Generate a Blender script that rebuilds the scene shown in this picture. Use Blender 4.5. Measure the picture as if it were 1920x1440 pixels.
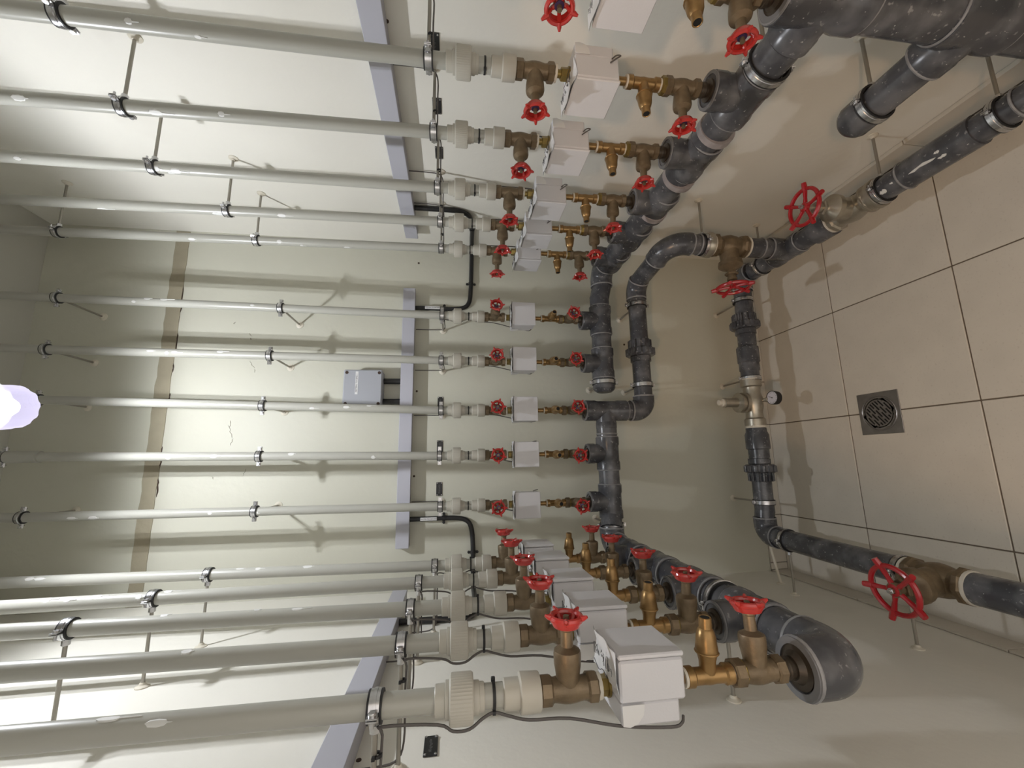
import bpy, bmesh, math, random
from mathutils import Vector as V, Matrix as M
random.seed(7)
PI = math.pi
S = bpy.context.scene
for o in list(bpy.data.objects): bpy.data.objects.remove(o)
COL = S.collection

# ------------------------------------------------------------------ camera, world, exposure
cd = bpy.data.cameras.new('camera'); cam = bpy.data.objects.new('camera', cd); COL.objects.link(cam)
YAW, PITCH, ROLL = 0.181559465, 0.138430359, 0.00895050872
fwd = V((math.sin(YAW)*math.cos(PITCH), math.cos(YAW)*math.cos(PITCH), -math.sin(PITCH)))
rt = V((math.cos(YAW), -math.sin(YAW), 0)); up = rt.cross(fwd)
r2 = rt*math.cos(ROLL)+up*math.sin(ROLL); u2 = -rt*math.sin(ROLL)+up*math.cos(ROLL)
mw = M.Identity(4)
for i in range(3):
    mw[i][0] = -u2[i]; mw[i][1] = r2[i]; mw[i][2] = -fwd[i]
mw.translation = V((-0.612, -1.539, 1.634))
cam.matrix_world = mw                       # the photograph was taken with the phone on its side
cd.sensor_width = 36; cd.lens = 786.787/1920*36; cd.clip_start = 0.02
S.camera = cam
w = bpy.data.worlds.new('corridor_light'); S.world = w; w.use_nodes = True
bg = w.node_tree.nodes['Background']; bg.inputs[0].default_value = (1.0, 0.93, 0.86, 1); bg.inputs[1].default_value = 1.5
S.view_settings.view_transform = 'Standard'; S.view_settings.look = 'None'
S.view_settings.gamma = 1; S.view_settings.use_curve_mapping = False
S.view_settings.exposure = 0.0
# warm lamp in the doorway behind the photographer, to the left: it throws the second, bluish shadows on the right wall
wd_ = bpy.data.lights.new('doorway_light', 'POINT'); wd_.energy = 64.0; wd_.color = (1.0, .60, .32); wd_.shadow_soft_size = .07
wo_ = bpy.data.objects.new('doorway_light', wd_); COL.objects.link(wo_); wo_.location = (-1.42, -2.48, 2.46)
LAMP = V((-0.458, -0.31, 2.772)); LAMP_W = 445.0

# ------------------------------------------------------------------ room numbers
XL, XR, YB, ZC, YF = -1.165, 0.466, 0.452, 3.43, -2.3
YL = -1.65      # the left wall ends at the doorway beside the photographer
BANK = {'R': dict(rot=-PI/2, wall=0.206, zm=0.935, dm=-0.008, dt=-0.008, dv=-0.022),
        'B': dict(rot=0.0,   wall=0.222, zm=0.965, dm=0.0, dt=0.0, dv=0.0),
        'L': dict(rot=PI/2,  wall=0.210, zm=0.987, dm=0.008, dt=0.022, dv=0.020)}
# key: bank, x, y of the riser axis at meter height, then offset of the top end
RIS = {'R0': ('R', .26, -.950, 0, 0), 'R1': ('R', .26, -.742, 0, -.012), 'R2': ('R', .26, -.532, 0, .02), 'R3': ('R', .26, -.297, 0, 0),
       'R4': ('R', .26, -.100, 0, .032), 'R5': ('R', .26, .100, 0, .036),
       'B1': ('B', .013, .23, .028, 0), 'B2': ('B', -.188, .23, .021, 0), 'B3': ('B', -.402, .23, .046, 0), 'B4': ('B', -.589, .23, .02, 0), 'B5': ('B', -.790, .23, .008, 0),
       'L1': ('L', -.955, -.025, 0, .075), 'L2': ('L', -.955, -.220, 0, -.025), 'L3': ('L', -.955, -.440, 0, .03), 'L4': ('L', -.955, -.640, 0, .02), 'L5': ('L', -.955, -.845, 0, .004)}
ORD = ['uppermost', 'second', 'third', 'fourth', 'lowest']
def where(k):
    b = {'R': 'top five', 'B': 'middle five', 'L': 'bottom five'}[k[0]]
    return '%s of the %s pipes' % (ORD[int(k[1])-1], b)

# ------------------------------------------------------------------ materials
def mat(name, col, rough=.5, metal=0.0, spots=None, bump=0.0, bscale=60, var=0.0, vscale=6, coat=0.0):
    m = bpy.data.materials.new(name); m.use_nodes = True; nt = m.node_tree; n = nt.nodes; l = nt.links
    b = n['Principled BSDF']; b.inputs['Roughness'].default_value = rough; b.inputs['Metallic'].default_value = metal
    if coat: b.inputs['Coat Weight'].default_value = coat; b.inputs['Coat Roughness'].default_value = .15
    base = n.new('ShaderNodeRGB'); base.outputs[0].default_value = (*col, 1); out = base.outputs[0]
    tc = n.new('ShaderNodeTexCoord')
    if var:
        nz = n.new('ShaderNodeTexNoise'); nz.inputs['Scale'].default_value = vscale; nz.inputs['Detail'].default_value = 5
        l.new(tc.outputs['Object'], nz.inputs['Vector'])
        mp = n.new('ShaderNodeMapRange'); mp.inputs[1].default_value = .3; mp.inputs[2].default_value = .7
        mp.inputs[3].default_value = 1-var; mp.inputs[4].default_value = 1+var
        l.new(nz.outputs[0], mp.inputs[0])
        mx = n.new('ShaderNodeVectorMath'); mx.operation = 'SCALE'
        l.new(out, mx.inputs[0]); l.new(mp.outputs[0], mx.inputs['Scale']); out = mx.outputs[0]
    for (scol, sc, lo, hi, stretch, amount) in (spots or []):
        mpn = n.new('ShaderNodeMapping'); mpn.inputs['Scale'].default_value = stretch; l.new(tc.outputs['Object'], mpn.inputs[0])
        nz = n.new('ShaderNodeTexNoise'); nz.inputs['Scale'].default_value = sc; nz.inputs['Detail'].default_value = 3
        l.new(mpn.outputs[0], nz.inputs['Vector'])
        mp = n.new('ShaderNodeMapRange'); mp.inputs[1].default_value = lo; mp.inputs[2].default_value = hi; mp.inputs[3].default_value = 0; mp.inputs[4].default_value = amount
        l.new(nz.outputs[0], mp.inputs[0])
        mx = n.new('ShaderNodeMix'); mx.data_type = 'RGBA'; l.new(mp.outputs[0], mx.inputs[0])
        l.new(out, mx.inputs[6]); mx.inputs[7].default_value = (*scol, 1); out = mx.outputs[2]
    l.new(out, b.inputs['Base Color'])
    if bump:
        nz = n.new('ShaderNodeTexNoise'); nz.inputs['Scale'].default_value = bscale; nz.inputs['Detail'].default_value = 6
        l.new(tc.outputs['Object'], nz.inputs['Vector'])
        bp = n.new('ShaderNodeBump'); bp.inputs['Strength'].default_value = bump; bp.inputs['Distance'].default_value = .004
        l.new(nz.outputs[0], bp.inputs['Height']); l.new(bp.outputs[0], b.inputs['Normal'])
    return m
MT = dict(
 wall=mat('cream_paint_darkened', (.52, .512, .43), .55, bump=.25, bscale=35, var=.03, vscale=2.5, spots=[((.37, .325, .25), 2.2, .66, .8, (1, 1, 1), .35)]),  # back wall paint darkened to offset the lamp's hot spot
 side=mat('wall_paint_lightened', (.73, .71, .645), .55, bump=.25, bscale=35, var=.03, vscale=2.5, spots=[((.47, .43, .37), 2.2, .66, .8, (1, 1, 1), .3)]),  # side walls' paint lightened to stand in for stronger lamplight there
 ceil=mat('ceiling_paint', (.46, .45, .40), .7, bump=.2, bscale=25),
 band=mat('unpainted_mortar', (.30, .265, .19), .8, bump=.5, bscale=50, var=.08, vscale=12),
 tile=mat('beige_tile', (.62, .58, .51), .42, var=.035, vscale=9, spots=[((.42, .37, .31), 130, .60, .72, (1, 1, 1), .3)]),
 skirt=mat('skirting_tile', (.54, .50, .43), .42, var=.03, vscale=9),
 grout=mat('grout', (.15, .12, .09), .9),
 ppr=mat('cream_plastic_pipe', (.36, .355, .315), .34, var=.03, vscale=5),
 pprcap=mat('cream_plastic_fitting', (.44, .42, .365), .42),
 patch=mat('white_paint_blob', (.62, .62, .60), .5),
 pvc=mat('dark_grey_pvc', (.056, .058, .066), .26, var=.2, vscale=8, spots=[((.17, .17, .178), 16, .46, .70, (1, 1, 1), .6), ((.36, .36, .36), 75, .64, .72, (1, 1, 1), .5), ((.62, .62, .60), 120, .715, .74, (1, 1, 1), .9)]),
 bead=mat('solvent_bead', (.22, .22, .225), .4, var=.2, vscale=50), primer=mat('primer_band', (.26, .235, .235), .35, var=.25, vscale=30), rim=mat('tee_mouth', (.15, .15, .155), .4),
 bronze=mat('aged_bronze', (.17, .125, .075), .44, .5, var=.25, vscale=40, bump=.15, bscale=200),
 brass=mat('yellow_brass', (.30, .185, .075), .33, .72, var=.2, vscale=40, bump=.08, bscale=150),
 olive=mat('olive_brass', (.25, .18, .055), .36, .75, var=.15, vscale=50),
 nickel=mat('dull_nickel', (.38, .35, .29), .34, .8, var=.1, vscale=40),
 black_iron=mat('black_nipple', (.05, .038, .026), .4, .3),
 thread=mat('white_thread_seal', (.58, .54, .46), .6),
 red=mat('red_enamel', (.38, .022, .018), .26, coat=.4, var=.12, vscale=60),
 red2=mat('deep_red_enamel', (.36, .008, .014), .25, coat=.4),
 plate=mat('violet_disc', (.055, .03, .10), .3, .3),
 steel=mat('galvanised_steel', (.55, .55, .56), .27, 1.0, var=.15, vscale=60),
 rod=mat('dull_steel_rod', (.33, .31, .27), .4, .7),
 rubber=mat('black_rubber', (.012, .012, .013), .6),
 cable=mat('grey_cable', (.085, .075, .07), .5),
 meter=mat('meter_plastic', (.58, .575, .595), .45, bump=.06, bscale=300),
 paper=mat('white_paper', (.66, .655, .65), .6),
 ink=mat('dark_ink', (.05, .05, .055), .6),
 tray=mat('lilac_trunking', (.42, .42, .47), .38),
 jbox=mat('grey_enclosure', (.33, .34, .37), .4),
 conduit=mat('black_conduit', (.012, .012, .013), .4),
 tag=mat('black_plate', (.014, .014, .015), .35),
 tagtext=mat('engraved_grey', (.10, .10, .10), .5),
 anchor=mat('painted_wall_rose', (.60, .56, .47), .5),
 crackfill=mat('crack_line', (.16, .14, .10), .9),  # dark hairline scratches and cracks in the plaster
 hole=mat('drill_hole', (.05, .03, .02), .9),
 dial=mat('dial_face', (.58, .58, .64), .4),
 drain=mat('stainless_drain', (.26, .245, .235), .30, .75, var=.1, vscale=40),
 dark=mat('pit_black', (.004, .004, .004), .9),
 enamel=mat('lamp_holder', (.12, .12, .12), .5),
)
def emis(name, col, st, transp=0.0):
    m = bpy.data.materials.new(name); m.use_nodes = True; nt = m.node_tree; n = nt.nodes
    n.remove(n['Principled BSDF']); e = n.new('ShaderNodeEmission'); e.inputs[0].default_value = (*col, 1); e.inputs[1].default_value = st
    if transp:
        t = n.new('ShaderNodeBsdfTransparent'); x = n.new('ShaderNodeMixShader'); x.inputs[0].default_value = 1-transp
        lw = n.new('ShaderNodeLayerWeight'); lw.inputs[0].default_value = .35
        mp = n.new('ShaderNodeMapRange'); mp.inputs[3].default_value = 1-transp; mp.inputs[4].default_value = .85
        nt.links.new(lw.outputs['Facing'], mp.inputs[0]); nt.links.new(mp.outputs[0], x.inputs[0])
        nt.links.new(t.outputs[0], x.inputs[1]); nt.links.new(e.outputs[0], x.inputs[2]); nt.links.new(x.outputs[0], n['Material Output'].inputs[0])
    else: nt.links.new(e.outputs[0], n['Material Output'].inputs[0])
    return m
MT['glass'] = emis('lit_jar_glass', (.78, .73, 1.0), 1.25, .6)
MT['bulb'] = emis('lit_bulb', (.95, .96, 1), 16.0)

# ------------------------------------------------------------------ mesh builder
def orient(d, x=None):
    "rotation taking local z to d"
    return V(d).normalized().to_track_quat('Z', 'Y').to_matrix().to_4x4()
def at(p, d=(0, 0, 1)): return M.Translation(V(p)) @ orient(d)
def rz(a): return M.Rotation(a, 4, 'Z')
class MB:
    def __init__(s): s.v = []; s.f = []
    def add(s, vs, fs, m=None):
        o = len(s.v); s.v += [tuple((m @ V(p)) if m else p) for p in vs]; s.f += [tuple(i+o for i in f) for f in fs]; return s
    def lathe(s, prof, seg=20, m=None, ribs=0, rib=0.0, ribrange=None, caps=True):
        "prof: [(r,z)...]; ribs modulate radius"
        n = seg; vs = []; fs = []
        for i, (r, z) in enumerate(prof):
            for k in range(n):
                a = 2*PI*k/n; rr = r
                if ribs and (ribrange is None or ribrange[0] <= i <= ribrange[1]):
                    rr = r+rib*(1 if (k*ribs*2//n) % 2 == 0 else -1)
                vs.append((rr*math.cos(a), rr*math.sin(a), z))
        for i in range(len(prof)-1):
            for k in range(n):
                k2 = (k+1) % n; fs.append((i*n+k, i*n+k2, (i+1)*n+k2, (i+1)*n+k))
        if caps:
            if prof[0][0] > 1e-5: fs.append(tuple(range(n-1, -1, -1)))
            if prof[-1][0] > 1e-5: fs.append(tuple((len(prof)-1)*n+k for k in range(n)))
        return s.add(vs, fs, m)
    def cyl(s, p0, p1, r0, r1=None, seg=16):
        p0 = V(p0); p1 = V(p1); d = p1-p0; r1 = r0 if r1 is None else r1
        return s.lathe([(r0, 0), (r1, d.length)], seg, at(p0, d))
    def hexa(s, r, z0, z1, m=None, ch=.12, n=6):
        c = r*ch; return s.lathe([(r-c, z0), (r, z0+c), (r, z1-c), (r-c, z1)], n, m)
    def tube(s, pts, r, seg=8, closed=False):
        pts = [V(p) for p in pts]; n = len(pts); T = []
        for i in range(n):
            a = pts[(i-1) % n] if (closed or i > 0) else pts[i]; b = pts[(i+1) % n] if (closed or i < n-1) else pts[i]
            T.append((b-a).normalized())
        t = T[0]; ref = V((0, 0, 1)) if abs(t.z) < .9 else V((1, 0, 0)); nn = (ref-t*ref.dot(t)).normalized()
        vs = []; fs = []
        for i in range(n):
            t = T[i]; nn = (nn-t*nn.dot(t)).normalized(); bb = t.cross(nn)
            rr = r[i] if isinstance(r, (list, tuple)) else r
            for k in range(seg):
                a = 2*PI*k/seg; vs.append(pts[i]+nn*rr*math.cos(a)+bb*rr*math.sin(a))
        for i in range(n if closed else n-1):
            j = (i+1) % n
            for k in range(seg):
                k2 = (k+1) % seg; fs.append((i*seg+k, i*seg+k2, j*seg+k2, j*seg+k))
        if not closed: fs += [tuple(range(seg-1, -1, -1)), tuple((n-1)*seg+k for k in range(seg))]
        return s.add(vs, fs)
    def torus(s, R, r, m=None, seg=24, ts=8, ry=None):
        vs = []; fs = []; ry = ry or r
        for i in range(seg):
            a = 2*PI*i/seg
            for k in range(ts):
                b = 2*PI*k/ts; q = R+r*math.cos(b); vs.append((q*math.cos(a), q*math.sin(a), ry*math.sin(b)))
        for i in range(seg):
            j = (i+1) % seg
            for k in range(ts):
                k2 = (k+1) % ts; fs.append((i*ts+k, j*ts+k, j*ts+k2, i*ts+k2))
        return s.add(vs, fs, m)
    def ring(s, ri, ro, z0, z1, m=None, seg=24, a0=0, a1=2*PI):
        "rectangular-section ring or arc"
        full = abs(a1-a0-2*PI) < 1e-6; n = seg if full else seg+1; vs = []; fs = []
        for i in range(n):
            a = a0+(a1-a0)*i/seg; c, q = math.cos(a), math.sin(a)
            vs += [(ri*c, ri*q, z0), (ro*c, ro*q, z0), (ro*c, ro*q, z1), (ri*c, ri*q, z1)]
        for i in range(n if full else n-1):
            j = (i+1) % n
            for k in range(4): fs.append((i*4+k, j*4+k, j*4+(k+1) % 4, i*4+(k+1) % 4))
        if not full: fs += [(3, 2, 1, 0), tuple((n-1)*4+k for k in range(4))]
        return s.add(vs, fs, m)
    def box(s, lo, hi, c=0.0, m=None):
        lo = V(lo); hi = V(hi); ce = (lo+hi)/2; h = (hi-lo)/2
        if c <= 0:
            vs = [(x, y, z) for x in (lo.x, hi.x) for y in (lo.y, hi.y) for z in (lo.z, hi.z)]
            return s.add(vs, [(0, 1, 3, 2), (4, 6, 7, 5), (0, 4, 5, 1), (2, 3, 7, 6), (0, 2, 6, 4), (1, 5, 7, 3)], m)
        idx = {}; vs = []
        for sx in (-1, 1):
            for sy in (-1, 1):
                for sz in (-1, 1):
                    for a in range(3):
                        q = [sx*(h.x-c), sy*(h.y-c), sz*(h.z-c)]; q[a] = (sx, sy, sz)[a]*h[a]
                        idx[(sx, sy, sz, a)] = len(vs); vs.append(tuple(ce+V(q)))
        fs = []; G = lambda sg, a: idx[(sg[0], sg[1], sg[2], a)]
        for a in range(3):
            b, d = (a+1) % 3, (a+2) % 3
            for sa in (-1, 1):
                def sg(sb, sd):
                    q = [0, 0, 0]; q[a] = sa; q[b] = sb; q[d] = sd; return tuple(q)
                f = [G(sg(-1, -1), a), G(sg(1, -1), a), G(sg(1, 1), a), G(sg(-1, 1), a)]
                fs.append(tuple(f if sa > 0 else f[::-1]))
                for sb in (-1, 1):         # edge between faces a and b, running along d
                    f = [G((lambda q: tuple(q))(sg(sb, -1)), a), G(sg(sb, -1), b), G(sg(sb, 1), b), G(sg(sb, 1), a)]
                    fs.append(tuple(f if sa*sb < 0 else f[::-1]))
        for sx in (-1, 1):
            for sy in (-1, 1):
                for sz in (-1, 1):
                    f = [idx[(sx, sy, sz, k)] for k in range(3)]; fs.append(tuple(f if sx*sy*sz > 0 else f[::-1]))
        return s.add(vs, fs, m)
    def ball(s, p, r, seg=10, squash=(1, 1, 1)):
        n = seg//2; prof = [(max(1e-6, r*math.sin(PI*i/n)), -r*math.cos(PI*i/n)) for i in range(n+1)]
        return s.lathe(prof, seg, M.Translation(V(p)) @ M.Diagonal((*squash, 1)), caps=False)
    def poly(s, pts, t, m=None):
        "flat polygon (xy) extruded by t in z"
        n = len(pts); vs = [(x, y, 0) for x, y in pts]+[(x, y, t) for x, y in pts]
        fs = [tuple(range(n-1, -1, -1)), tuple(range(n, 2*n))]+[(i, (i+1) % n, (i+1) % n+n, i+n) for i in range(n)]
        return s.add(vs, fs, m)
    def mesh(s, name, ang=27):
        me = bpy.data.meshes.new(name); me.from_pydata(s.v, [], s.f)
        bm = bmesh.new(); bm.from_mesh(me); bmesh.ops.remove_doubles(bm, verts=bm.verts, dist=1e-6)
        bmesh.ops.recalc_face_normals(bm, faces=bm.faces); bm.to_mesh(me); bm.free()
        me.polygons.foreach_set('use_smooth', [True]*len(me.polygons)); me.set_sharp_from_angle(angle=math.radians(ang))
        return me
CACHE = {}
def shared(key, fn):
    if key not in CACHE: CACHE[key] = fn().mesh(key)
    return CACHE[key]
def obj(name, data, m, parent=None, loc=(0, 0, 0), rot=None, label=None):
    me = data.mesh(name) if isinstance(data, MB) else data
    if not me.materials: me.materials.append(MT[m])
    o = bpy.data.objects.new(name, me); COL.objects.link(o); o.parent = parent; o.location = loc
    if rot is not None: o.rotation_euler = rot
    if label: o['label'] = label
    return o
def thing(name, label, cat, loc=(0, 0, 0), rotz=0.0, group=None):
    o = bpy.data.objects.new(name, None); COL.objects.link(o); o.empty_display_size = .05
    o.location = loc; o.rotation_euler = (0, 0, rotz); o['label'] = label; o['category'] = cat
    if group: o['group'] = group
    return o
def struct(name, mb, m):
    o = obj(name, mb, m); o['kind'] = 'structure'; return o
def spline(pts, n=6):
    P = [V(p) for p in pts]; P = [P[0]*2-P[1]]+P+[P[-1]*2-P[-2]]; out = []
    for i in range(1, len(P)-2):
        a, b, c, d = P[i-1:i+3]
        for k in range(n):
            t = k/n; out.append(.5*((2*b)+(c-a)*t+(2*a-5*b+4*c-d)*t*t+(3*b-a-3*c+d)*t**3))
    out.append(P[-2]); return out
def world_of(k, p):
    b, x, y, _, _ = RIS[k]; return V((x, y, 0))+(rz(BANK[b]['rot']).to_3x3() @ V(p))

# ------------------------------------------------------------------ the room
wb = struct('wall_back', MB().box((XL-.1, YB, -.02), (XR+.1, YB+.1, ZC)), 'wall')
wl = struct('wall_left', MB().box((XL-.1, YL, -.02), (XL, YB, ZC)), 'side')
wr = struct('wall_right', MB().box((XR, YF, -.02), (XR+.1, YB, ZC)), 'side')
struct('wall_front_unseen', MB().box((-.30, -1.75, -.02), (XR+.1, -1.65, ZC)).box((-1.9, -1.75, 2.05), (-.30, -1.65, ZC)), 'side')      # unseen wall and lintel beside the doorway, added to block light from behind
struct('ceiling', MB().box((XL-.1, YF, ZC), (XR+.1, YB+.1, ZC+.1)), 'ceil')
fl = struct('floor', MB().box((XL-.1, YF, -.1), (XR+.1, YB+.05, -.0035)), 'grout')
T = .45; g = .0022
for i in range(-4, 3):
    for j in range(-6, 3):
        x0 = max(-.001+i*T+g, XL); x1 = min(-.001+(i+1)*T-g, XR); y0 = max(-.002+j*T+g, YF); y1 = min(-.002+(j+1)*T-g, YB)
        if x1-x0 > .02 and y1-y0 > .02:
            dz = random.uniform(-.0004, .0004)
            obj('tile', MB().box((x0, y0, -.006), (x1, y1, dz), .0012), 'tile', fl)
def skirting(side):
    h = .088; t = .0085
    if side == 'back': b = struct('baseboard_back', MB().box((XL, YB-.004, 0), (XR, YB, h-.004)), 'grout')
    if side == 'left': b = struct('baseboard_left', MB().box((XL, YL, 0), (XL+.004, YB, h-.004)), 'grout')
    if side == 'right': b = struct('baseboard_right', MB().box((XR-.004, YF, 0), (XR, YB, h-.004)), 'grout')
    L = .225 if side == 'back' else .45
    a = XL if side == 'back' else YL if side == 'left' else YF; e = XR if side == 'back' else YB
    k = math.floor(a/L)
    while k*L < e:
        p0 = max(a+(.009 if side == 'back' else 0), k*L+.0015); p1 = min(e-.009, (k+1)*L-.0015)
        if p1-p0 > .02:
            if side == 'back': q = MB().box((p0, YB-t, .001), (p1, YB-.001, h), .001)
            elif side == 'left': q = MB().box((XL+.001, p0, .001), (XL+t, p1, h), .001)
            else: q = MB().box((XR-.016, p0, .001), (XR-.001, p1, h), .001)
            obj('tile', q, 'skirt', b)
        k += 1
for s_ in ('back', 'left', 'right'): skirting(s_)
# bare mortar band with a ragged crack high on the back wall
tb = MB(); N = 40
lo = []; hi = []
for i in range(N+1):
    x = XL+.004+(XR-XL-.008)*i/N; lo.append((x, 2.858+random.uniform(-.002, .002))); hi.append((x, 2.915+random.uniform(-.004, .004)))
for i in range(N):
    a, b_, c, d = lo[i], lo[i+1], hi[i+1], hi[i]
    tb.add([(q[0], YB-.0035, q[1]) for q in (a, b_, c, d)]+[(q[0], YB+.001, q[1]) for q in (a, b_, c, d)],
           [(0, 1, 2, 3), (0, 4, 5, 1), (3, 2, 6, 7)])
tr = struct('trim_1', tb, 'band')
ck = MB()
for (xa, xb) in ((.20, .02), (-.03, -.12), (-.16, -.21), (-.53, -.62), (-.66, -.74), (-.30, -.36)):
    pts = [(xa+(xb-xa)*i/8, YB-.002, 2.856+random.uniform(-.0025, .0025)) for i in range(9)]
    ck.tube(pts, [.0006]+[random.uniform(.0012, .003) for _ in range(7)]+[.0006], 5)
obj('crack', ck, 'hole', tr)
def drill(p, n, par):
    obj('drill_hole', MB().lathe([(.0052, 0), (.005, .0015), (.002, .002)], 10, at(p, n)), 'hole', par)
for p in ((.361, YB, 1.811), (-.285, YB, 1.805), (-.676, YB, 1.808), (-.035, YB, .765)): drill(p, (0, -1, 0), wb)
drill((XR, -.643, 1.806), (-1, 0, 0), wr); drill((XL, -.60, 1.805), (1, 0, 0), wl)

for (xa, za, xb, zb) in ((-.022, 2.560, -.036, 2.548), (-.045, 2.552, -.052, 2.548), (-.150, 2.545, -.185, 2.525), (-.19, 2.522, -.205, 2.52), (-.44, 2.61, -.50, 2.585), (-.50, 2.585, -.53, 2.592), (-.42, 2.60, -.455, 2.60), (-.66, 2.65, -.672, 2.648), (.02, 2.63, .03, 2.622), (-.63, 2.52, -.66, 2.53)):
    n_ = 6; pts = [(xa+(xb-xa)*i/n_, YB-.0004, za+(zb-za)*i/n_+random.uniform(-.004, .004)) for i in range(n_+1)]
    obj('plaster_crack', MB().tube(pts, [.0003]+[random.uniform(.0006, .0013) for _ in range(n_-1)]+[.0003], 5), 'crackfill', wb)
# ------------------------------------------------------------------ lamp
lp = thing('jar_lamp', 'lit clear ribbed glass jar lamp at the left edge of the photo', 'lamp', LAMP)
obj('glass_jar', MB().lathe([(.001, -.052), (.034, -.051), (.047, -.045), (.054, -.032), (.056, -.01), (.056, .026), (.052, .03)], 40, ribs=10, rib=.0015, ribrange=(2, 5), caps=False), 'glass', lp)
obj('bulb', MB().lathe([(.001, -.03), (.016, -.027), (.026, -.012), (.027, .005), (.018, .022), (.012, .03)], 20), 'bulb', lp)
obj('holder', MB().lathe([(.054, .03), (.066, .031), (.068, .06), (.062, .085), (.03, .10), (.012, .105), (.011, ZC-LAMP.z)], 24), 'enamel', lp)
ld = bpy.data.lights.new('lamp_light', 'POINT'); ld.energy = LAMP_W; ld.color = (.915, .945, 1.0); ld.shadow_soft_size = .028
lo_ = bpy.data.objects.new('lamp_light', ld); COL.objects.link(lo_); lo_.location = LAMP+V((0, 0, .015))

# ------------------------------------------------------------------ meter-set parts (local frame: x along the wall, +y to the wall, z up)
def wheel_mesh(R, n=5, dish=.5, tip=.46, key='w'):
    b = MB(); r = R*.18
    b.torus(R, r, None, 30, 8, r*1.25)
    d = -R*dish
    for k in range(n):
        a = 2*PI*k/n; c, q = math.cos(a), math.sin(a)
        b.tube([(c*R*.9, q*R*.9, 0), (c*R*1.22, q*R*1.22, .003*R/.026), (c*R*(1+tip), q*R*(1+tip), .006*R/.026)], [r*1.3, r*1.0, r*.5], 8)
        b.tube([(c*R*.95, q*R*.95, -r*.4), (c*R*.6, q*R*.6, d*.95), (c*R*.15, q*R*.15, d)], [r*1.1, r*.9, r*1.2], 6)
    b.lathe([(R*.14, d*1.5), (R*.27, d*1.35), (R*.30, d*.75), (R*.26, d*.6), (R*.05, d*.55)], 16)
    # sloping skirt under the rim gives the wheel its bowl shape
    b.lathe([(R*1.10, .0005), (R*1.04, d*.5), (R*.90, d*1.05), (R*.80, d*1.0), (R*.92, d*.4), (R*.94, .001)], 30, caps=False)
    return b
OUT = M.Rotation(PI/2, 4, 'X')      # local z -> -y (out into the room)
def valve_body():
    b = MB()
    b.hexa(.0215, .026, .045, n=8); b.hexa(.0215, -.045, -.028, n=8)
    b.lathe([(.0175, -.03), (.0165, -.022), (.019, -.008), (.0195, 0), (.019, .008), (.0165, .022), (.0175, .028)], 18)
    b.lathe([(.0175, .0), (.0178, .014), (.0192, .026), (.0206, .034), (.0209, .042)], 18, OUT)
    return b
def valve_bonnet():
    b = MB()
    b.lathe([(.0209, .040), (.0212, .050), (.0200, .0545), (.0135, .058), (.0098, .060), (.0092, .082), (.0105, .084), (.0105, .088), (.0045, .089), (.0045, .104)], 18, OUT)
    return b
def put_valve(k, z, lab, spin, yaw=0.0, nipple=None):
    b, x, y, _, _ = RIS[k]
    t = thing('gate_valve', lab, 'valve', (x, y, z), BANK[b]['rot']+yaw, 'red-wheeled gate valves on the risers')
    obj('body', shared('valve_body', valve_body), 'bronze', t)
    obj('bonnet', shared('valve_bonnet', valve_bonnet), 'bronze', t)
    w_ = obj('handwheel', shared('handwheel', lambda: wheel_mesh(.0232)), 'red', t, (0, -.101, 0), (PI/2, spin, 0))
    obj('hub_disc', shared('hub_disc', lambda: MB().lathe([(.0088, -.0085), (.0088, -.0062), (.0065, -.0055)], 14)), 'plate', w_)
    obj('hub_nut', shared('hub_nut', lambda: MB().hexa(.0032, -.006, -.0015)), 'brass', w_)
    if nipple == 'top':
        obj('thread_seal', shared('vseal', lambda: MB().lathe([(.0185, -.050), (.0185, -.0445)], 18)), 'thread', t)
        obj('nipple', shared('vnip', lambda: MB().lathe([(.015, .044), (.0165, .046), (.0165, .058)], 18)), 'pprcap', t)
    return t
def meter_housing():
    b = MB(); b.box((-.05, -.052, -.05), (.05, .004, .05), .003); b.box((-.048, .003, -.040), (.048, .034, .049), .003)
    b.box((-.02, -.004, -.053), (.02, .02, -.03), .003)
    return b
def meter_label():
    b = MB(); n = 6; vs = []; fs = []
    for i in range(n+1):
        for j in range(4):
            x = -.054+.108*i/n; yy = -.066+.056*j/3
            vs.append((x, yy, .0515+.004*math.sin(i*1.7+j)*(.5 if 0 < i < n else 1.2)+(.004 if j == 0 else 0)))
    for i in range(n):
        for j in range(3): a = i*4+j; fs.append((a, a+4, a+5, a+1))
    m0 = len(vs); vs2 = vs+[(x, y, z+.0008) for x, y, z in vs]
    b.add(vs2, fs+[tuple(q+m0 for q in f) for f in fs]); return b
def meter_script():
    b = MB(); rnd = random.Random(3); x = -.042
    for wd in (5, 3, 6):
        for i in range(wd):
            pts = [(x+rnd.uniform(0, .004), -.052+rnd.uniform(0, .022), .0585+rnd.uniform(0, .0012)) for _ in range(4)]
            b.tube(spline(pts, 3), .00045, 4); x += .0048
        x += .006
    b.tube(spline([(-.02, -.018, .058), (.0, -.022, .058), (.02, -.014, .0575), (.04, -.022, .058)], 3), .0006, 4)
    return b
def tab_poly():
    return [(0, 0), (.026, 0), (.028, -.010), (.024, -.022), (.014, -.031), (.004, -.033), (0, -.033)]
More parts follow.
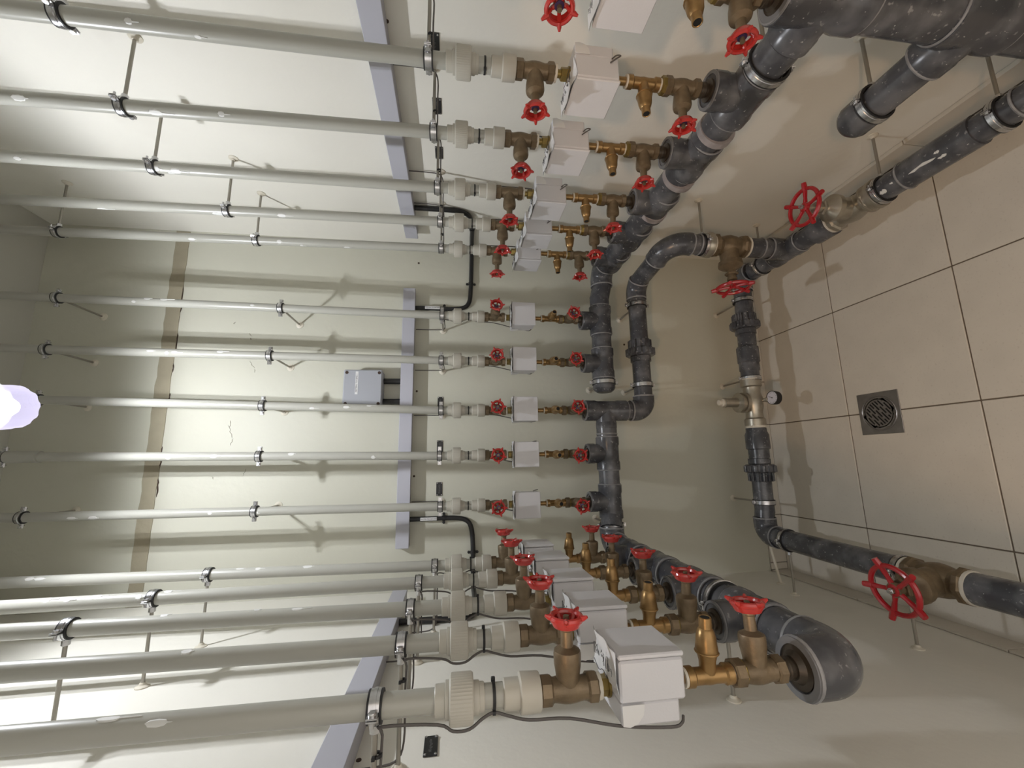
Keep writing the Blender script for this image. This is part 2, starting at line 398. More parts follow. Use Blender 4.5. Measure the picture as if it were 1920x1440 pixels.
def put_meter(k):
    b, x, y, _, _ = RIS[k]; B = BANK[b]
    lab = ('pale grey water meter box at the very top edge of the photo' if k == 'R0' else 'pale grey water meter box, paper label on top, %s' % where(k))
    t = thing('water_meter', lab, 'meter', (x, y, 1.335+B['dm']), B['rot'], 'boxed water meters on the risers')
    obj('housing', shared('mh', meter_housing), 'meter', t)
    obj('lid', shared('ml', lambda: MB().box((-.051, -.0605, -.051), (.051, -.0535, .051), .002)), 'meter', t)
    lb = obj('paper_label', shared('mlab', meter_label), 'paper', t)
    obj('handwriting', shared('mscr', meter_script), 'ink', lb)
    for sx in (-1, 1):
        obj('flap', shared('flap', lambda: MB().poly(tab_poly(), .0012, M(((0, 0, 1, 0), (1, 0, 0, 0), (0, 1, 0, 0), (0, 0, 0, 1))))), 'paper', t, (sx*.0515-.0006, .004, .049), (0, 0, 0))
    obj('inlet_nut', shared('mnut', lambda: MB().hexa(.0145, .052, .070, n=6).lathe([(.0085, .068), (.0085, .10)], 14).lathe([(.0165, .050), (.0165, .0535)], 18)), 'olive', t)
    obj('outlet_pipe', shared('mout', lambda: MB().lathe([(.012, -.056), (.012, -.051), (.0092, -.05), (.0092, -.092)][::-1], 16)), 'brass', t)
    obj('seal_wire', shared('mseal', lambda: MB().tube(spline([(.0515, -.012, -.03), (.055, -.004, -.042), (.056, .004, -.053), (.054, .006, -.044), (.052, -.002, -.034)], 4), .0016, 5)), 'cable', t)
    return t
def cock_body():
    b = MB()
    b.lathe([(.0135, .040), (.0155, .039), (.0158, .028), (.0128, .025), (.0125, .010), (.0135, 0), (.0125, -.010), (.0128, -.025), (.0158, -.028), (.0155, -.039), (.0135, -.040)], 18)
    return b
def cock_nozzle():
    b = MB()
    b.lathe([(.0125, .004), (.0130, .022), (.0150, .030), (.0175, .036), (.0172, .042), (.0160, .050), (.0152, .060), (.0125, .069), (.0102, .072), (.0098, .088), (.0082, .0885), (.0072, .0875)], 18, OUT)
    b.torus(.0172, .0018, OUT @ M.Translation((0, 0, .036)), 18, 6)
    return b
def put_cock(k):
    b, x, y, _, _ = RIS[k]; B = BANK[b]
    lab = ('brass drain tee under the meter box at the photo top edge' if k == 'R0' else 'golden brass drain cock right of the meter box, %s' % where(k))
    t = thing('drain_cock', lab, 'valve', (x, y, 1.205+B['dt']), B['rot']+random.uniform(-.1, .1), 'brass drain tees under the meters')
    obj('tee_body', shared('cb', cock_body), 'brass', t)
    obj('nozzle', shared('cn', cock_nozzle), 'brass', t)
    obj('nozzle_bore', shared('cbo', lambda: MB().lathe([(.0073, .0872), (.0073, .0878)], 14, OUT)), 'dark', t)
    for z in (.0415, -.0415): obj('thread_seal', shared('cs', lambda: MB().lathe([(.0145, -.0022), (.0145, .0022)], 18)), 'thread', t, (0, 0, z))
    obj('union_nut', shared('cu', lambda: MB().hexa(.0205, -.0605, -.0435, n=8)), 'olive', t)
    return t
def put_lower(k, z):
    b, x, y, _, _ = RIS[k]
    lab = ('bronze valve with red wheel beside the dark tee, photo top edge' if k == 'R0' else 'red-wheeled bronze valve at the dark manifold, %s' % where(k))
    t = put_valve(k, z, lab, random.uniform(0, 6.28), random.uniform(-.08, .08))
    zr = BANK[b]['zm']+.092-z
    obj('nipple', MB().lathe([(.0150, zr-.03), (.0150, -.060), (.0172, -.058), (.0172, -.052), (.0155, -.050), (.0155, -.044)], 18), 'black_iron', t)
    return t
def union_nut_mesh():
    return MB().lathe([(.018, 1.6012), (.0308, 1.6015), (.0322, 1.6030), (.0326, 1.6045), (.0326, 1.6325), (.0322, 1.6345), (.0300, 1.6362), (.022, 1.6365)], 96, ribs=48, rib=.00055, ribrange=(3, 4))
R_P = .0165
def put_pipe(k):
    b, x, y, dx, dy = RIS[k]; B = BANK[b]
    d = rz(-B['rot']).to_3x3() @ V((dx, dy, 0))
    lab = ('cream riser pipe hidden past the top edge of the photo' if k == 'R0' else 'cream plastic riser pipe with ribbed union nut, %s' % where(k))
    t = thing('riser_pipe', lab, 'pipe', (x, y, 1.5), B['rot'], 'cream riser pipes'); o = V((0, 0, -1.5))
    p0 = V((0, 0, .03)); p1 = V((d.x, d.y, ZC-1.5))
    obj('pipe', MB().tube([p0, V((0, 0, .18)), p1], R_P, 24), 'ppr', t)
    obj('union_nut', shared('un', union_nut_mesh), 'pprcap', t, o)
    obj('collar', shared('co1', lambda: MB().lathe([(.0166, 1.6568), (.0197, 1.6572), (.0206, 1.6562), (.0209, 1.6425), (.0245, 1.6418), (.0245, 1.634)], 24)), 'pprcap', t, o)
    obj('collar', shared('co2', lambda: MB().lathe([(.0215, 1.604), (.0213, 1.5935), (.0208, 1.5925), (.0192, 1.5922), (.0190, 1.5862), (.0184, 1.5852), (.0166, 1.585)], 24)), 'pprcap', t, o)
    obj('adaptor', shared('co3', lambda: MB().lathe([(.0166, 1.5572), (.0198, 1.5568), (.0208, 1.5555), (.0213, 1.5335), (.0262, 1.5325), (.0272, 1.5312), (.0272, 1.5300), (.0264, 1.5035), (.0256, 1.5020), (.0225, 1.5018)], 28)), 'pprcap', t, o)
    if k == 'B4':
        q = (3.12-1.5)/(ZC-1.5); obj('coupling', MB().cyl(p1*q, p1*(q+.075), .0215, None, 20), 'ppr', t)
    # dried white paint blobs
    nb = {'R': 4, 'B': 4, 'L': 5}[b]; rnd = random.Random(hash(k) % 1 + sum(map(ord, k)))
    for i in range(nb):
        z = rnd.uniform(1.95, 3.0); f = (z-1.68)/(ZC-1.68); c = V((d.x*f, d.y*f, z-1.5))
        side = {'R': -1.0, 'B': 0.0, 'L': 1.0}[b]
        # visible side faces the middle of the room
        a = -PI/2+{'R': .55, 'B': 0.0, 'L': -.55}[b]+rnd.uniform(-.7, .7); L = rnd.uniform(.016, .045); Wd = rnd.uniform(.3, .65)
        mb = MB(); n = 5; vs = []; fs = []
        prof = [(0.0, .05), (.12, .8), (.4, 1), (.65, .75), (.72, .2), (1.4 if rnd.random() < .5 else .9, .08)]
        for (s_, hw) in prof:
            for q in range(n):
                aa = a+Wd*hw*(q/(n-1)*2-1); rr = R_P+(.0010 if 0 < q < n-1 else -.0004)
                vs.append((c.x+rr*math.cos(aa), c.y+rr*math.sin(aa), c.z-L*s_))
        for r_ in range(len(prof)-1):
            for q in range(n-1): fs.append((r_*n+q, r_*n+q+1, (r_+1)*n+q+1, (r_+1)*n+q))
        mb.add(vs, fs); obj('paint_blob', mb, 'patch', t)
    return t
def pos_at(k, z):
    b, x, y, dx, dy = RIS[k]; f = max(0, (z-1.68)/(ZC-1.68)); return V((x+dx*f, y+dy*f, z))
def clamp_parts(t, r, wd, wall, rodr=.0042, lug=.0205, drop=0.0):
    "band around local z axis, rod along +y to the wall"
    key = 'cl%.4f_%.4f' % (r, wd)
    for i, (a0, a1) in enumerate(((.10, PI-.10), (PI+.10, 2*PI-.10))):
        def f(a0=a0, a1=a1):
            b = MB(); n = 14
            b.ring(r+.0030, r+.0054, -wd/2, wd/2, None, n, a0, a1)
            b.ring(r+.0030, r+.0066, -wd*.17, wd*.17, None, n, a0, a1)
            s = 1 if a0 < 1 else -1
            for sx in (-1, 1): b.box((sx*(r+.002) if sx > 0 else -(r+lug), s*.0006 if s > 0 else -.0030, -wd/2), ((r+lug) if sx > 0 else -(r+.002), .0030 if s > 0 else -.0006, wd/2), .0006)
            return b
        obj('band', shared(key+str(i), f), 'steel', t)
    obj('rubber_lining', shared(key+'r', lambda: MB().ring(r-.0002, r+.0034, -wd/2-.0030, wd/2+.0030, None, 28).ring(r+.003, r+.0052, -wd/2-.0030, -wd/2-.0006, None, 28).ring(r+.003, r+.0052, wd/2+.0006, wd/2+.0030, None, 28)), 'rubber', t)
    def bolts():
        b = MB()
        return b.lathe([(.0048, -.0072), (.0054, -.0062), (.0054, -.003), (.0030, -.003), (.0030, .013)], 10, M.Rotation(-PI/2, 4, 'X'))
    for sx in (-1, 1): obj('bolt', shared('bolt', bolts), 'steel', t, (sx*(r+lug*.62), 0, 0))
    rl = wall-(r+.003)
    obj('rod_nut', shared('rn%.4f' % r, lambda: MB().hexa(.0078, r+.003, r+.017, M.Rotation(-PI/2, 4, 'X'))), 'steel', t)
    rd = V((0, wall-.004, drop))
    obj('rod', MB().tube([(0, r+.004, 0), rd], rodr, 10), 'rod', t)
    obj('wall_rose', shared('rose', lambda: MB().lathe([(.0165, 0), (.0160, .0025), (.0085, .006), (.0065, .011)], 16, M.Rotation(PI/2, 4, 'X'))), 'anchor', t, (0, wall, drop))
def put_clamp(k, z, lab, name='pipe_clamp', grp='steel clamps on the cream risers'):
    b = RIS[k][0]; B = BANK[b]; p = pos_at(k, z)
    t = thing(name, lab, 'clamp', p, B['rot'], grp)
    wall = {'R': XR-p.x, 'B': YB-p.y, 'L': p.x-XL}[b]
    clamp_parts(t, R_P, .0145, wall); return t
def put_cable(k, zc):
    b, x, y, _, _ = RIS[k]; B = BANK[b]; wl_ = B['wall']; dm = B['dm']
    s = -1
    t = thing('sensor_cable', 'thin dark sensor cable from meter box to pipe clamp, %s' % where(k), 'cable', (x, y, 1.5), B['rot'], 'meter cables tied along the risers')
    ux, uy = s*.42, .9
    def rr(r, z): return (ux*r, uy*r, z-1.5)
    pts = [(s*.040, .030, 1.287+dm-1.5), (s*.046, .036, 1.293+dm-1.5), (s*.044, .041, 1.31+dm-1.5), (s*.03, .041, 1.38+dm-1.5), rr(.036, 1.46), rr(.033, 1.52), rr(.026, 1.55), rr(.0205, 1.571), rr(.026, 1.588), rr(.0365, 1.607), rr(.0370, 1.63), rr(.028, 1.652), rr(.024, zc-.012),
           (.004, .040, zc-1.5-.010), (.002, .09, zc-1.5-.009), (.002, wl_-.045, zc-1.5-.009), (.002, wl_-.014, zc-1.5+.006), (.002, wl_-.008, zc-1.5+.05), (.002, wl_-.008, 1.815-1.5)]
    obj('cable', MB().tube(spline(pts, 4), .0021, 6), 'cable', t)
    tie = MB().ring(R_P, R_P+.0016, -.0022, .0022, None, 20); q = V((-ux, -uy, 0)).normalized()
    tie.box((-.003, -.0035, -.003), (.003, .0035, .003), .0008, M.Translation(q*(R_P+.003)))
    tie.ring(.0022, .0036, -.0022, .0022, M.Translation((ux*.0205, uy*.0205, 0)), 10)
    obj('cable_tie', tie, 'rubber', t, (0, 0, .071))
    obj('rod_tie', MB().ring(.0043, .0072, -.002, .002, at((0.001, .062, zc-1.5-.004), (0, 1, 0)), 12).box((-.0025, -.0025, -.0025), (.0025, .0025, .0025), .0005, M.Translation((-.007, .062, zc-1.5))), 'rubber', t)

UP_Z = {'R1': 2.403, 'R2': 2.446, 'R3': 2.520, 'R4': 2.420, 'R5': 2.411, 'B1': 2.345, 'B2': 2.371, 'B3': 2.381, 'B4': 2.377, 'B5': 2.375,
        'L1': 2.402, 'L2': 2.412, 'L3': 2.456, 'L4': 2.440}
TOP_Z = {'R5': 3.112, 'B1': 3.160, 'B2': 3.165, 'B3': 3.163, 'B4': 3.235, 'B5': 3.142}
LOW_Z = {'R1': 1.695, 'R2': 1.693, 'R3': 1.691, 'R4': 1.688, 'R5': 1.690, 'B1': 1.686, 'B2': 1.687, 'B3': 1.685, 'B4': 1.688, 'B5': 1.683,
         'L1': 1.691, 'L2': 1.728, 'L3': 1.730, 'L4': 1.728, 'L5': 1.740}
YAWS = {'B1': .20, 'B2': .05, 'B3': .03, 'B4': -.02, 'B5': -.02}
for k in RIS:
    b = RIS[k][0]
    put_pipe(k)
    lab = ('bronze valve with red wheel cut by the photo top edge' if k == 'R0' else 'red-wheeled bronze valve left of the meter box, %s' % where(k))
    put_valve(k, 1.457, lab, random.uniform(0, 6.28), YAWS.get(k, random.uniform(-.06, .06)), 'top')
    put_meter(k); put_cock(k); put_lower(k, 1.122+BANK[b]['dv'])
    if k in LOW_Z: put_clamp(k, LOW_Z[k], 'steel clamp beside the ribbed union nut, %s' % where(k)); put_cable(k, LOW_Z[k])
    if k in UP_Z: put_clamp(k, UP_Z[k], 'rubber-lined steel clamp at mid pipe, %s' % where(k))
    if k in TOP_Z: put_clamp(k, TOP_Z[k], 'shaded clamp near the left photo edge, %s' % where(k))

# ------------------------------------------------------------------ dark PVC pipework
R_M, R_T, R_B, R_L = .044, .050, .043, .040
class Run:
    "one pipe assembly in world coordinates, stored relative to its root"
    def __init__(s, name, label, cat, base, group=None): s.t = thing(name, label, cat, base, 0, group); s.o = -V(base)
    def put(s, name, mb, m, label=None): return obj(name, mb, m, s.t, s.o, None, label)
    def pipe(s, a, b, r): return s.put('pipe', MB().cyl(a, b, r, None, 28), 'pvc')
    def bead(s, p, d, r): return s.put('solvent_bead', MB().torus(r, .0024, at(p, d), 32, 6, .0035), 'bead')
    def elbow(s, c, din, dout, r, bend, coll=.022, name='elbow', ro=None):
        c = V(c); di = V(din).normalized(); do = V(dout).normalized(); ro = ro or r+.006
        ang = di.angle(do); tl = bend*math.tan(ang/2); a = c-di*tl; n = 12; pts = []
        ax = di.cross(do).normalized(); nrm = ax.cross(di)
        ce = a+nrm*bend
        for i in range(n+1):
            q = M.Rotation(ang*i/n, 3, ax); pts.append(ce+q @ (a-ce))
        e = pts[-1]; mb = MB().tube([a-di*coll]+pts+[e+do*coll], ro, 28)
        s.put(name, mb, 'pvc'); s.bead(a-di*coll, di, ro-.001); s.bead(e+do*coll, do, ro-.001)
        return a-di*coll, e+do*coll
    def tee(s, c, run, br, h, L=.13, rt=R_T, rb=R_B, rim=True):
        c = V(c); run = V(run).normalized(); br = V(br).normalized()
        mb = MB().lathe([(rt-.006, -L/2), (rt, -L/2+.002), (rt, -L*.28), (rt-.003, -L*.22), (rt-.003, L*.22), (rt, L*.28), (rt, L/2-.002), (rt-.006, L/2)], 28, at(c, run))
        mb.lathe([(rb-.002, 0), (rb-.002, h*.62), (rb, h*.68), (rb, h-.003), (rb-.003, h)], 28, at(c, br))
        s.put('tee', mb, 'pvc')
        for e in (-1, 1): s.bead(c+run*e*L/2, run, rt-.004)
        if rim:
            s.put('tee_rim', MB().ring(.0345, rb-.001, h-.001, h+.0025, at(c, br), 32), 'rim')
            s.put('bushing', MB().lathe([(.0345, h-.004), (.0335, h-.001), (.025, h-.0005), (.0245, h+.004), (.0185, h+.006)], 24, at(c, br)), 'black_iron')
    def cap(s, p, d, r, L=.06):
        s.put('end_cap', MB().lathe([(r, 0), (r+.005, .003), (r+.005, L*.62), (r*.98, L*.80), (r*.72, L*.95), (r*.3, L)], 28, at(p, d)), 'pvc')
def pvc_clamp(p, axis, wdir, wall, r, lab, drop=0.0):
    axis = V(axis).normalized(); wdir = V(wdir).normalized(); xx = wdir.cross(axis)
    t = thing('pipe_clamp', lab, 'clamp', p, 0, 'steel clamps on the dark pipes')
    m = M.Identity(3)
    for i in range(3): m[i][0] = xx[i]; m[i][1] = wdir[i]; m[i][2] = axis[i]
    t.rotation_euler = m.to_euler(); clamp_parts(t, r, .016, wall, .0045, .018, drop); return t
zB, zR, zL = BANK['B']['zm'], BANK['R']['zm'], BANK['L']['zm']
# right-hand manifold: end cap, two tees on the back wall, corner elbow, six tees on the right wall, drop pipe
A = Run('manifold_pipe', 'dark grey manifold feeding the top five pipes and two middle ones', 'pipe', (.26, -.3, zR))
A.cap((-.268, .24, zB), (-1, 0, 0), R_M, .055)
for k in ('B1', 'B2'): A.tee((RIS[k][1], .24, zB), (1, 0, 0), (0, 0, 1), .093, .135)
A.pipe((-.27, .24, zB), (.13, .24, zB), R_M)
c_in, c_out = A.elbow((.26, .24, (zB+zR)/2), (1, 0, 0), (0, -1, 0), R_M, .055)
A.pipe((.12, .24, zB), c_in, R_M)
A.pipe(c_out, (.26, -1.0, zR), R_M)
for k in ('R1', 'R2', 'R3', 'R4', 'R5'): A.tee((.26, RIS[k][2], zR), (0, 1, 0), (0, 0, 1), .094, .125)
A.tee((.26, -.965, zR), (0, 0, 1), (0, 1, 0), .085, .185, R_T+.004, R_T, rim=False)
A.put('tee_rim', MB().ring(.038, R_T+.002, .0915, .095, at((.26, -.965, zR), (0, 0, 1)), 32), 'rim')
A.put('bushing', MB().lathe([(.038, .08), (.037, .0925), (.025, .093), (.0185, .099)], 24, at((.26, -.955, zR), (0, 0, 1))), 'black_iron')
A.pipe((.26, -.965, zR), (.26, -.965, .06), R_M+.004)
A.tee((.26, -.965, .585), (0, 0, 1), (0, 1, 0), .09, .15, R_T+.004, R_T, rim=False)
A.bead((.26, -.875, .585), (0, 1, 0), R_T-.002)
A.pipe((.26, -.90, .585), (.26, -.72, .585), R_L+.001)
A.cap((.26, -.745, .585), (0, 1, 0), R_L, .07)
A.put('floor_flange', MB().lathe([(.058, .0), (.058, .06), (.05, .066)], 28, at((.26, -.965, .001))), 'pvc')
for y in (-.629, -.439, -.262): A.put('primer_band', MB().lathe([(R_M, y-.011), (R_T+.0012, y-.009), (R_T+.0016, y+.009), (R_M, y+.011)], 28, at((.26, 0, zR), (0, 1, 0))), 'primer')
def splash(run, c, axis, r, a, L, W, seed):
    "dried paint splash hugging a pipe: c on the axis, a = angle from straight up towards the room"
    axis = V(axis).normalized(); side = V((-1, 0, 0)) if c[0] > 0 else V((1, 0, 0)); rnd = random.Random(seed); n = 5; vs = []; fs = []
    prof = [(0, .1), (.15, .7), (.4, 1), (.6, .6), (.8, .8), (1, .1)]
    for s_, hw in prof:
        o_ = rnd.uniform(-.3, .3)*W
        for q in range(n):
            aa = a+o_+W*hw*(q/(n-1)*2-1); rr = r+(.0012 if 0 < q < n-1 else -.0006)
            vs.append(tuple(V(c)+axis*(L*(s_-.5))+V((0, 0, 1))*rr*math.cos(aa)+side*rr*math.sin(aa)))
    for i in range(len(prof)-1):
        for q in range(n-1): fs.append((i*n+q, i*n+q+1, (i+1)*n+q+1, (i+1)*n+q))
    run.put('paint_splash', MB().add(vs, fs), 'patch')
splash(A, (.26, -.575, zR), (0, 1, 0), R_M, .35, .022, .22, 1)
# left-hand manifold: feed tee under the third middle pipe, two tees, corner elbow, four tees, end elbow
Bm = Run('manifold_pipe', 'dark grey manifold feeding the bottom five pipes and three middle ones', 'pipe', (-.955, -.3, zL))
Bm.tee((-.402, .24, zB), (0, 0, 1), (-1, 0, 0), .08, .19, R_M+.002, R_M+.001, rim=False)
Bm.put('tee_rim', MB().ring(.035, R_M, .0945, .098, at((-.402, .24, zB), (0, 0, 1)), 32), 'rim')
Bm.put('bushing', MB().lathe([(.035, .08), (.034, .0955), (.025, .096), (.0185, .102)], 24, at((-.402, .23, zB), (0, 0, 1))), 'black_iron')
Bm.pipe((-.42, .24, zB), (-.84, .24, zB), R_M)
Bm.bead((-.505, .24, zB), (1, 0, 0), R_M)
for k in ('B4', 'B5'): Bm.tee((RIS[k][1], .24, zB), (1, 0, 0), (0, 0, 1), .093, .14)
c_in, c_out = Bm.elbow((-.955, .215, (zB+zL)/2), (-1, 0, 0), (0, -1, 0), R_M, .05, .012)
Bm.pipe((-.83, .24, zB), c_in, R_M)
Bm.pipe(c_out, (-.955, -.80, zL), R_M)
for k in ('L1', 'L2', 'L3', 'L4'): Bm.tee((-.955, RIS[k][2], zL), (0, 1, 0), (0, 0, 1), .092, .12, rb=.0405)
Bm.elbow((-.955, RIS['L5'][2]-.004, zL-.002), (0, -1, 0), (0, 0, 1), R_M, .052, .030, 'end_elbow', .0470)
Bm.put('tee_rim', MB().ring(.035, .0455, .0815, .086, at((-.955, RIS['L5'][2]-.004, zL), (0, 0, 1)), 32), 'rim')
Bm.put('bushing', MB().lathe([(.0352, .07), (.0345, .083), (.025, .084), (.0185, .093)], 24, at((-.955, RIS['L5'][2], zL), (0, 0, 1))), 'black_iron')
# union nuts on dark pipe
def pvc_union(run, p, d, r):
    d = V(d).normalized(); p = V(p)
    run.put('union_nut', MB().lathe([(r, -.05), (r+.007, -.048), (r+.009, -.012), (r+.019, -.008), (r+.022, -.004), (r+.022, .020), (r+.017, .026), (r, .029)], 48, at(p, d), ribs=12, rib=.0036, ribrange=(1, 5)), 'pvc')
    nut = MB()
    for i in range(14):
        q = at(p, d) @ rz(2*PI*i/14)
        nut.box((r+.004, -.0042, -.047), (r+.0135, .0042, -.010), .001, q); nut.box((r+.018, -.0052, -.007), (r+.0265, .0052, .021), .0015, q)
    run.put('grip_ribs', nut, 'pvc')
    run.put('union_collar', MB().lathe([(r, .028), (r+.006, .030), (r+.006, .052), (r, .054)], 28, at(p, d)), 'pvc')
# middle feed: riser from the low main, brass valve, 45-degree bends, along the back wall, up into the feed tee
F = Run('feed_pipe', 'dark riser bending along the back wall to the feed tee', 'pipe', (.26, -.045, .3))
F.elbow((-.402, .24, .782), (-1, 0, 0), (0, 0, 1), R_L, .045, .02)
F.pipe((-.402, .24, .84), (-.402, .24, .90), R_L); 
F.pipe((-.35, .24, .782), (.16, .24, .782), R_L)
pvc_union(F, (-.125, .24, .782), (-1, 0, 0), R_L)
p1, p2 = F.elbow((.175, .24, .782), (1, 0, 0), (.55, -.80, 0), R_L, .06, .018)
q1, q2 = F.elbow((.26, -.045, .765), V((.26, -.045, .765))-V((.175, .24, .782)), (0, 0, -1), R_L, .085, .02)
F.pipe(p2, q1, R_L); F.pipe((.26, -.045, .70), (.26, -.045, .565), R_L)
F.pipe((.26, -.045, .42), (.26, -.045, .27), R_L); F.bead((.26, -.045, .345), (0, 0, 1), R_L+.002)
F.bead((.26, -.045, .63), (0, 0, 1), R_L+.002)
def big_valve(p, run, stem, lab, mat_body, wlen=.175, spin=0.0, name='gate_valve'):
    run = V(run).normalized(); st = V(stem).normalized(); xx = run.cross(st)
    t = thing(name, lab, 'valve', p, 0, 'large gate valves on the dark pipes')
    m = M.Identity(3)
    for i in range(3): m[i][0] = xx[i]; m[i][1] = -st[i]; m[i][2] = run[i]
    t.rotation_euler = m.to_euler()
    b = MB().hexa(.048, .052, .076, n=8).hexa(.048, -.076, -.052, n=8)
    b.lathe([(.041, -.058), (.037, -.04), (.043, -.02), (.046, 0), (.043, .02), (.037, .04), (.041, .058)], 24)
    b.lathe([(.040, 0), (.037, .05), (.036, .066), (.045, .070), (.045, .080)], 24, OUT)
    obj('body', b, mat_body, t)
    obj('bonnet', MB().lathe([(.047, .079), (.047, .090), (.034, .100), (.020, .108), (.016, .112), (.016, .140), (.019, .142), (.019, .152), (.008, .153), (.008, wlen+.012)], 20, OUT).hexa(.026, .118, .130, OUT), mat_body, t)
    w_ = obj('handwheel', shared('bigwheel', lambda: bigwheel()), 'red2', t, (0, -wlen, 0), (PI/2, spin, 0))
    obj('hub_nut', shared('bignut', lambda: MB().hexa(.0085, .004, .014).lathe([(.0045, .013), (.0045, .020)], 10)), 'steel', w_)
    for z in (-.079, .079): obj('thread_seal', shared('bigseal', lambda: MB().lathe([(.0435, -.004), (.0435, .004)], 24)), 'thread', t, (0, 0, z))
    return t
def bigwheel():
    b = MB(); R = .062; b.torus(R, .0068, None, 36, 8, .0075)
    for k in range(5):
        a = 2*PI*k/5; c, q = math.cos(a), math.sin(a)
        b.tube([(c*R*.95, q*R*.95, 0), (c*R*1.2, q*R*1.2, .004), (c*R*1.34, q*R*1.34, .006)], [.009, .0085, .0075], 8)
        b.tube([(c*R*.97, q*R*.97, 0), (c*R*.5, q*R*.5, -.003), (c*R*.15, q*R*.15, -.004)], [.0075, .0058, .0075], 8)
    b.lathe([(.010, -.012), (.0155, -.010), (.016, .003), (.012, .006), (.006, .006)], 18); return b
big_valve((.26, -.045, .492), (0, 0, 1), (-1, 0, 0), 'brown brass gate valve on the dark riser, red wheel edge-on', 'bronze', .185, .5)
F.put('union_ring', MB().lathe([(.040, .575), (.052, .577), (.052, .590), (.048, .600), (.041, .602)], 24, M.Translation((.26, -.045, 0))), 'nickel')
# low main: right wall, back wall, left wall
zl = .222
W = Run('main_pipe', 'low dark main pipe running round the floor edge', 'pipe', (-.3, .24, .24))
W.pipe((.26, -1.05, .212), (.26, -.43, .213), R_L)
W.bead((.26, -.53, .213), (0, 1, 0), R_L+.006); W.bead((.26, -.81, .213), (0, 1, 0), R_L+.002)
W.put('socket', MB().cyl((.26, -.53, .213), (.26, -.72, .213), R_L+.0055, None, 28), 'pvc')
W.put('union_ring', MB().lathe([(.041, -.446), (.052, -.444), (.052, -.430), (.046, -.428), (.046, -.414), (.050, -.412), (.050, -.404), (.040, -.402)], 24, at((.26, 0, .213), (0, 1, 0))), 'nickel')
W.pipe((.26, -.255, .214), (.26, .15, .218), R_L)
W.put('socket', MB().cyl((.26, -.262, .214), (.26, -.19, .215), R_L+.010, None, 28), 'pvc')
W.tee((.26, -.045, .217), (0, 1, 0), (0, 0, 1), .09, .15, R_L+.007, R_L+.007, rim=False)
W.bead((.26, -.045, .307), (0, 0, 1), R_L+.005)
w1, w2 = W.elbow((.26, .24, .226), (0, 1, 0), (-1, 0, 0), R_L, .05, .02)
W.pipe((.26, .15, .218), w1, R_L)
W.pipe(w2, (-.255, .24, .24), R_L)
pvc_union(W, (.02, .24, .236), (-1, 0, 0), R_L)
W.put('socket', MB().lathe([(R_L, -.09), (R_L+.008, -.10), (R_L+.008, -.17), (R_L+.004, -.175), (R_L+.004, -.21), (R_L, -.215)][::-1], 28, at((-.0, .24, .238), (1, 0, 0))), 'pvc')
W.pipe((-.475, .24, .242), (-.86, .24, .247), R_L)
W.put('socket', MB().lathe([(R_L-.002, -.468), (R_L+.002, -.472), (R_L+.004, -.50), (R_L+.010, -.515), (R_L+.010, -.578), (R_L+.003, -.582), (R_L+.003, -.62)][::-1], 28, at((0, .24, .242), (1, 0, 0))), 'pvc')
pvc_union(W, (-.675, .24, .245), (1, 0, 0), R_L)
v1, v2 = W.elbow((-.955, .24, .252), (-1, 0, 0), (0, -1, .05), R_L, .05, .022)
W.pipe((-.85, .24, .247), v1, R_L)
W.pipe(v2, (-.955, -.40, .303), R_L); W.pipe((-.955, -.56, .305), (-.955, -1.1, .300), R_L)
W.bead((-.955, -.70, .304), (0, 1, 0), R_L+.002)
for (y, a, L, W_, sd) in ((-.60, .55, .075, .12, 2), (-.65, .75, .022, .12, 3), (-.645, .35, .014, .12, 4), (-.478, .65, .022, .25, 5), (-.452, .55, .014, .2, 6), (-.448, .95, .02, .14, 7), (-.51, .45, .01, .1, 8)):
    splash(W, (.26, y, .213), (0, 1, 0), R_L+(.0055 if y < -.53 else 0), a, L, W_, sd)
big_valve((.26, -.345, .214), (0, 1, 0), (-.03, 0, 1), 'greenish brass gate valve with red wheel, by the right-wall skirting', 'nickel', .195, .25)
big_valve((-.955, -.48, .305), (0, 1, 0), (-.12, 0, 1), 'brown brass gate valve with red wheel, lowest right in the photo', 'bronze', .150, .9)
# pressure regulator with gauge
rg = thing('pressure_regulator', 'nickel pressure regulator with a round gauge in the low main', 'regulator', (-.365, .24, .241))
b = MB().lathe([(.040, -.11), (.045, -.108), (.045, -.078), (.038, -.072), (.036, -.045), (.042, -.02), (.043, .02), (.036, .045), (.038, .072), (.045, .078), (.045, .108), (.040, .11)], 24, M.Rotation(PI/2, 4, 'Y'))
b.lathe([(.030, 0), (.030, .035), (.042, .037), (.042, .045)], 24)
obj('body', b, 'nickel', rg)
obj('bonnet', MB().lathe([(.048, .044), (.048, .056), (.040, .058), (.040, .066), (.046, .068), (.046, .078), (.026, .082), (.021, .084), (.021, .140), (.023, .142), (.023, .150), (.018, .152)], 24).hexa(.040, .066, .078), 'nickel', rg)
obj('adjusting_knob', MB().lathe([(.018, .151), (.018, .158), (.013, .160), (.013, .174), (.011, .177)], 16), 'thread', rg)
for x in (-.113, .113): obj('thread_seal', MB().cyl((x-.005, 0, 0), (x+.005, 0, 0), .0455, None, 24), 'thread', rg)
gd = V((.03, -.10, .995)).normalized(); gp = V((.012, -.082, -.042))
obj('gauge_stem', MB().cyl((.008, -.034, -.026), gp-gd*.006, .008, None, 12).hexa(.011, .0, .012, at((.008, -.046, -.029), (0, -1, -.2))), 'nickel', rg)
gc = obj('gauge_case', MB().lathe([(.026, -.018), (.030, -.015), (.031, -.002), (.031, .011), (.0285, .0115), (.0285, .0095)], 28, at(gp, gd)), 'rubber', rg)
obj('gauge_dial', MB().lathe([(.0285, .0092), (.0285, .0100)], 28, at(gp, gd)), 'dial', gc)
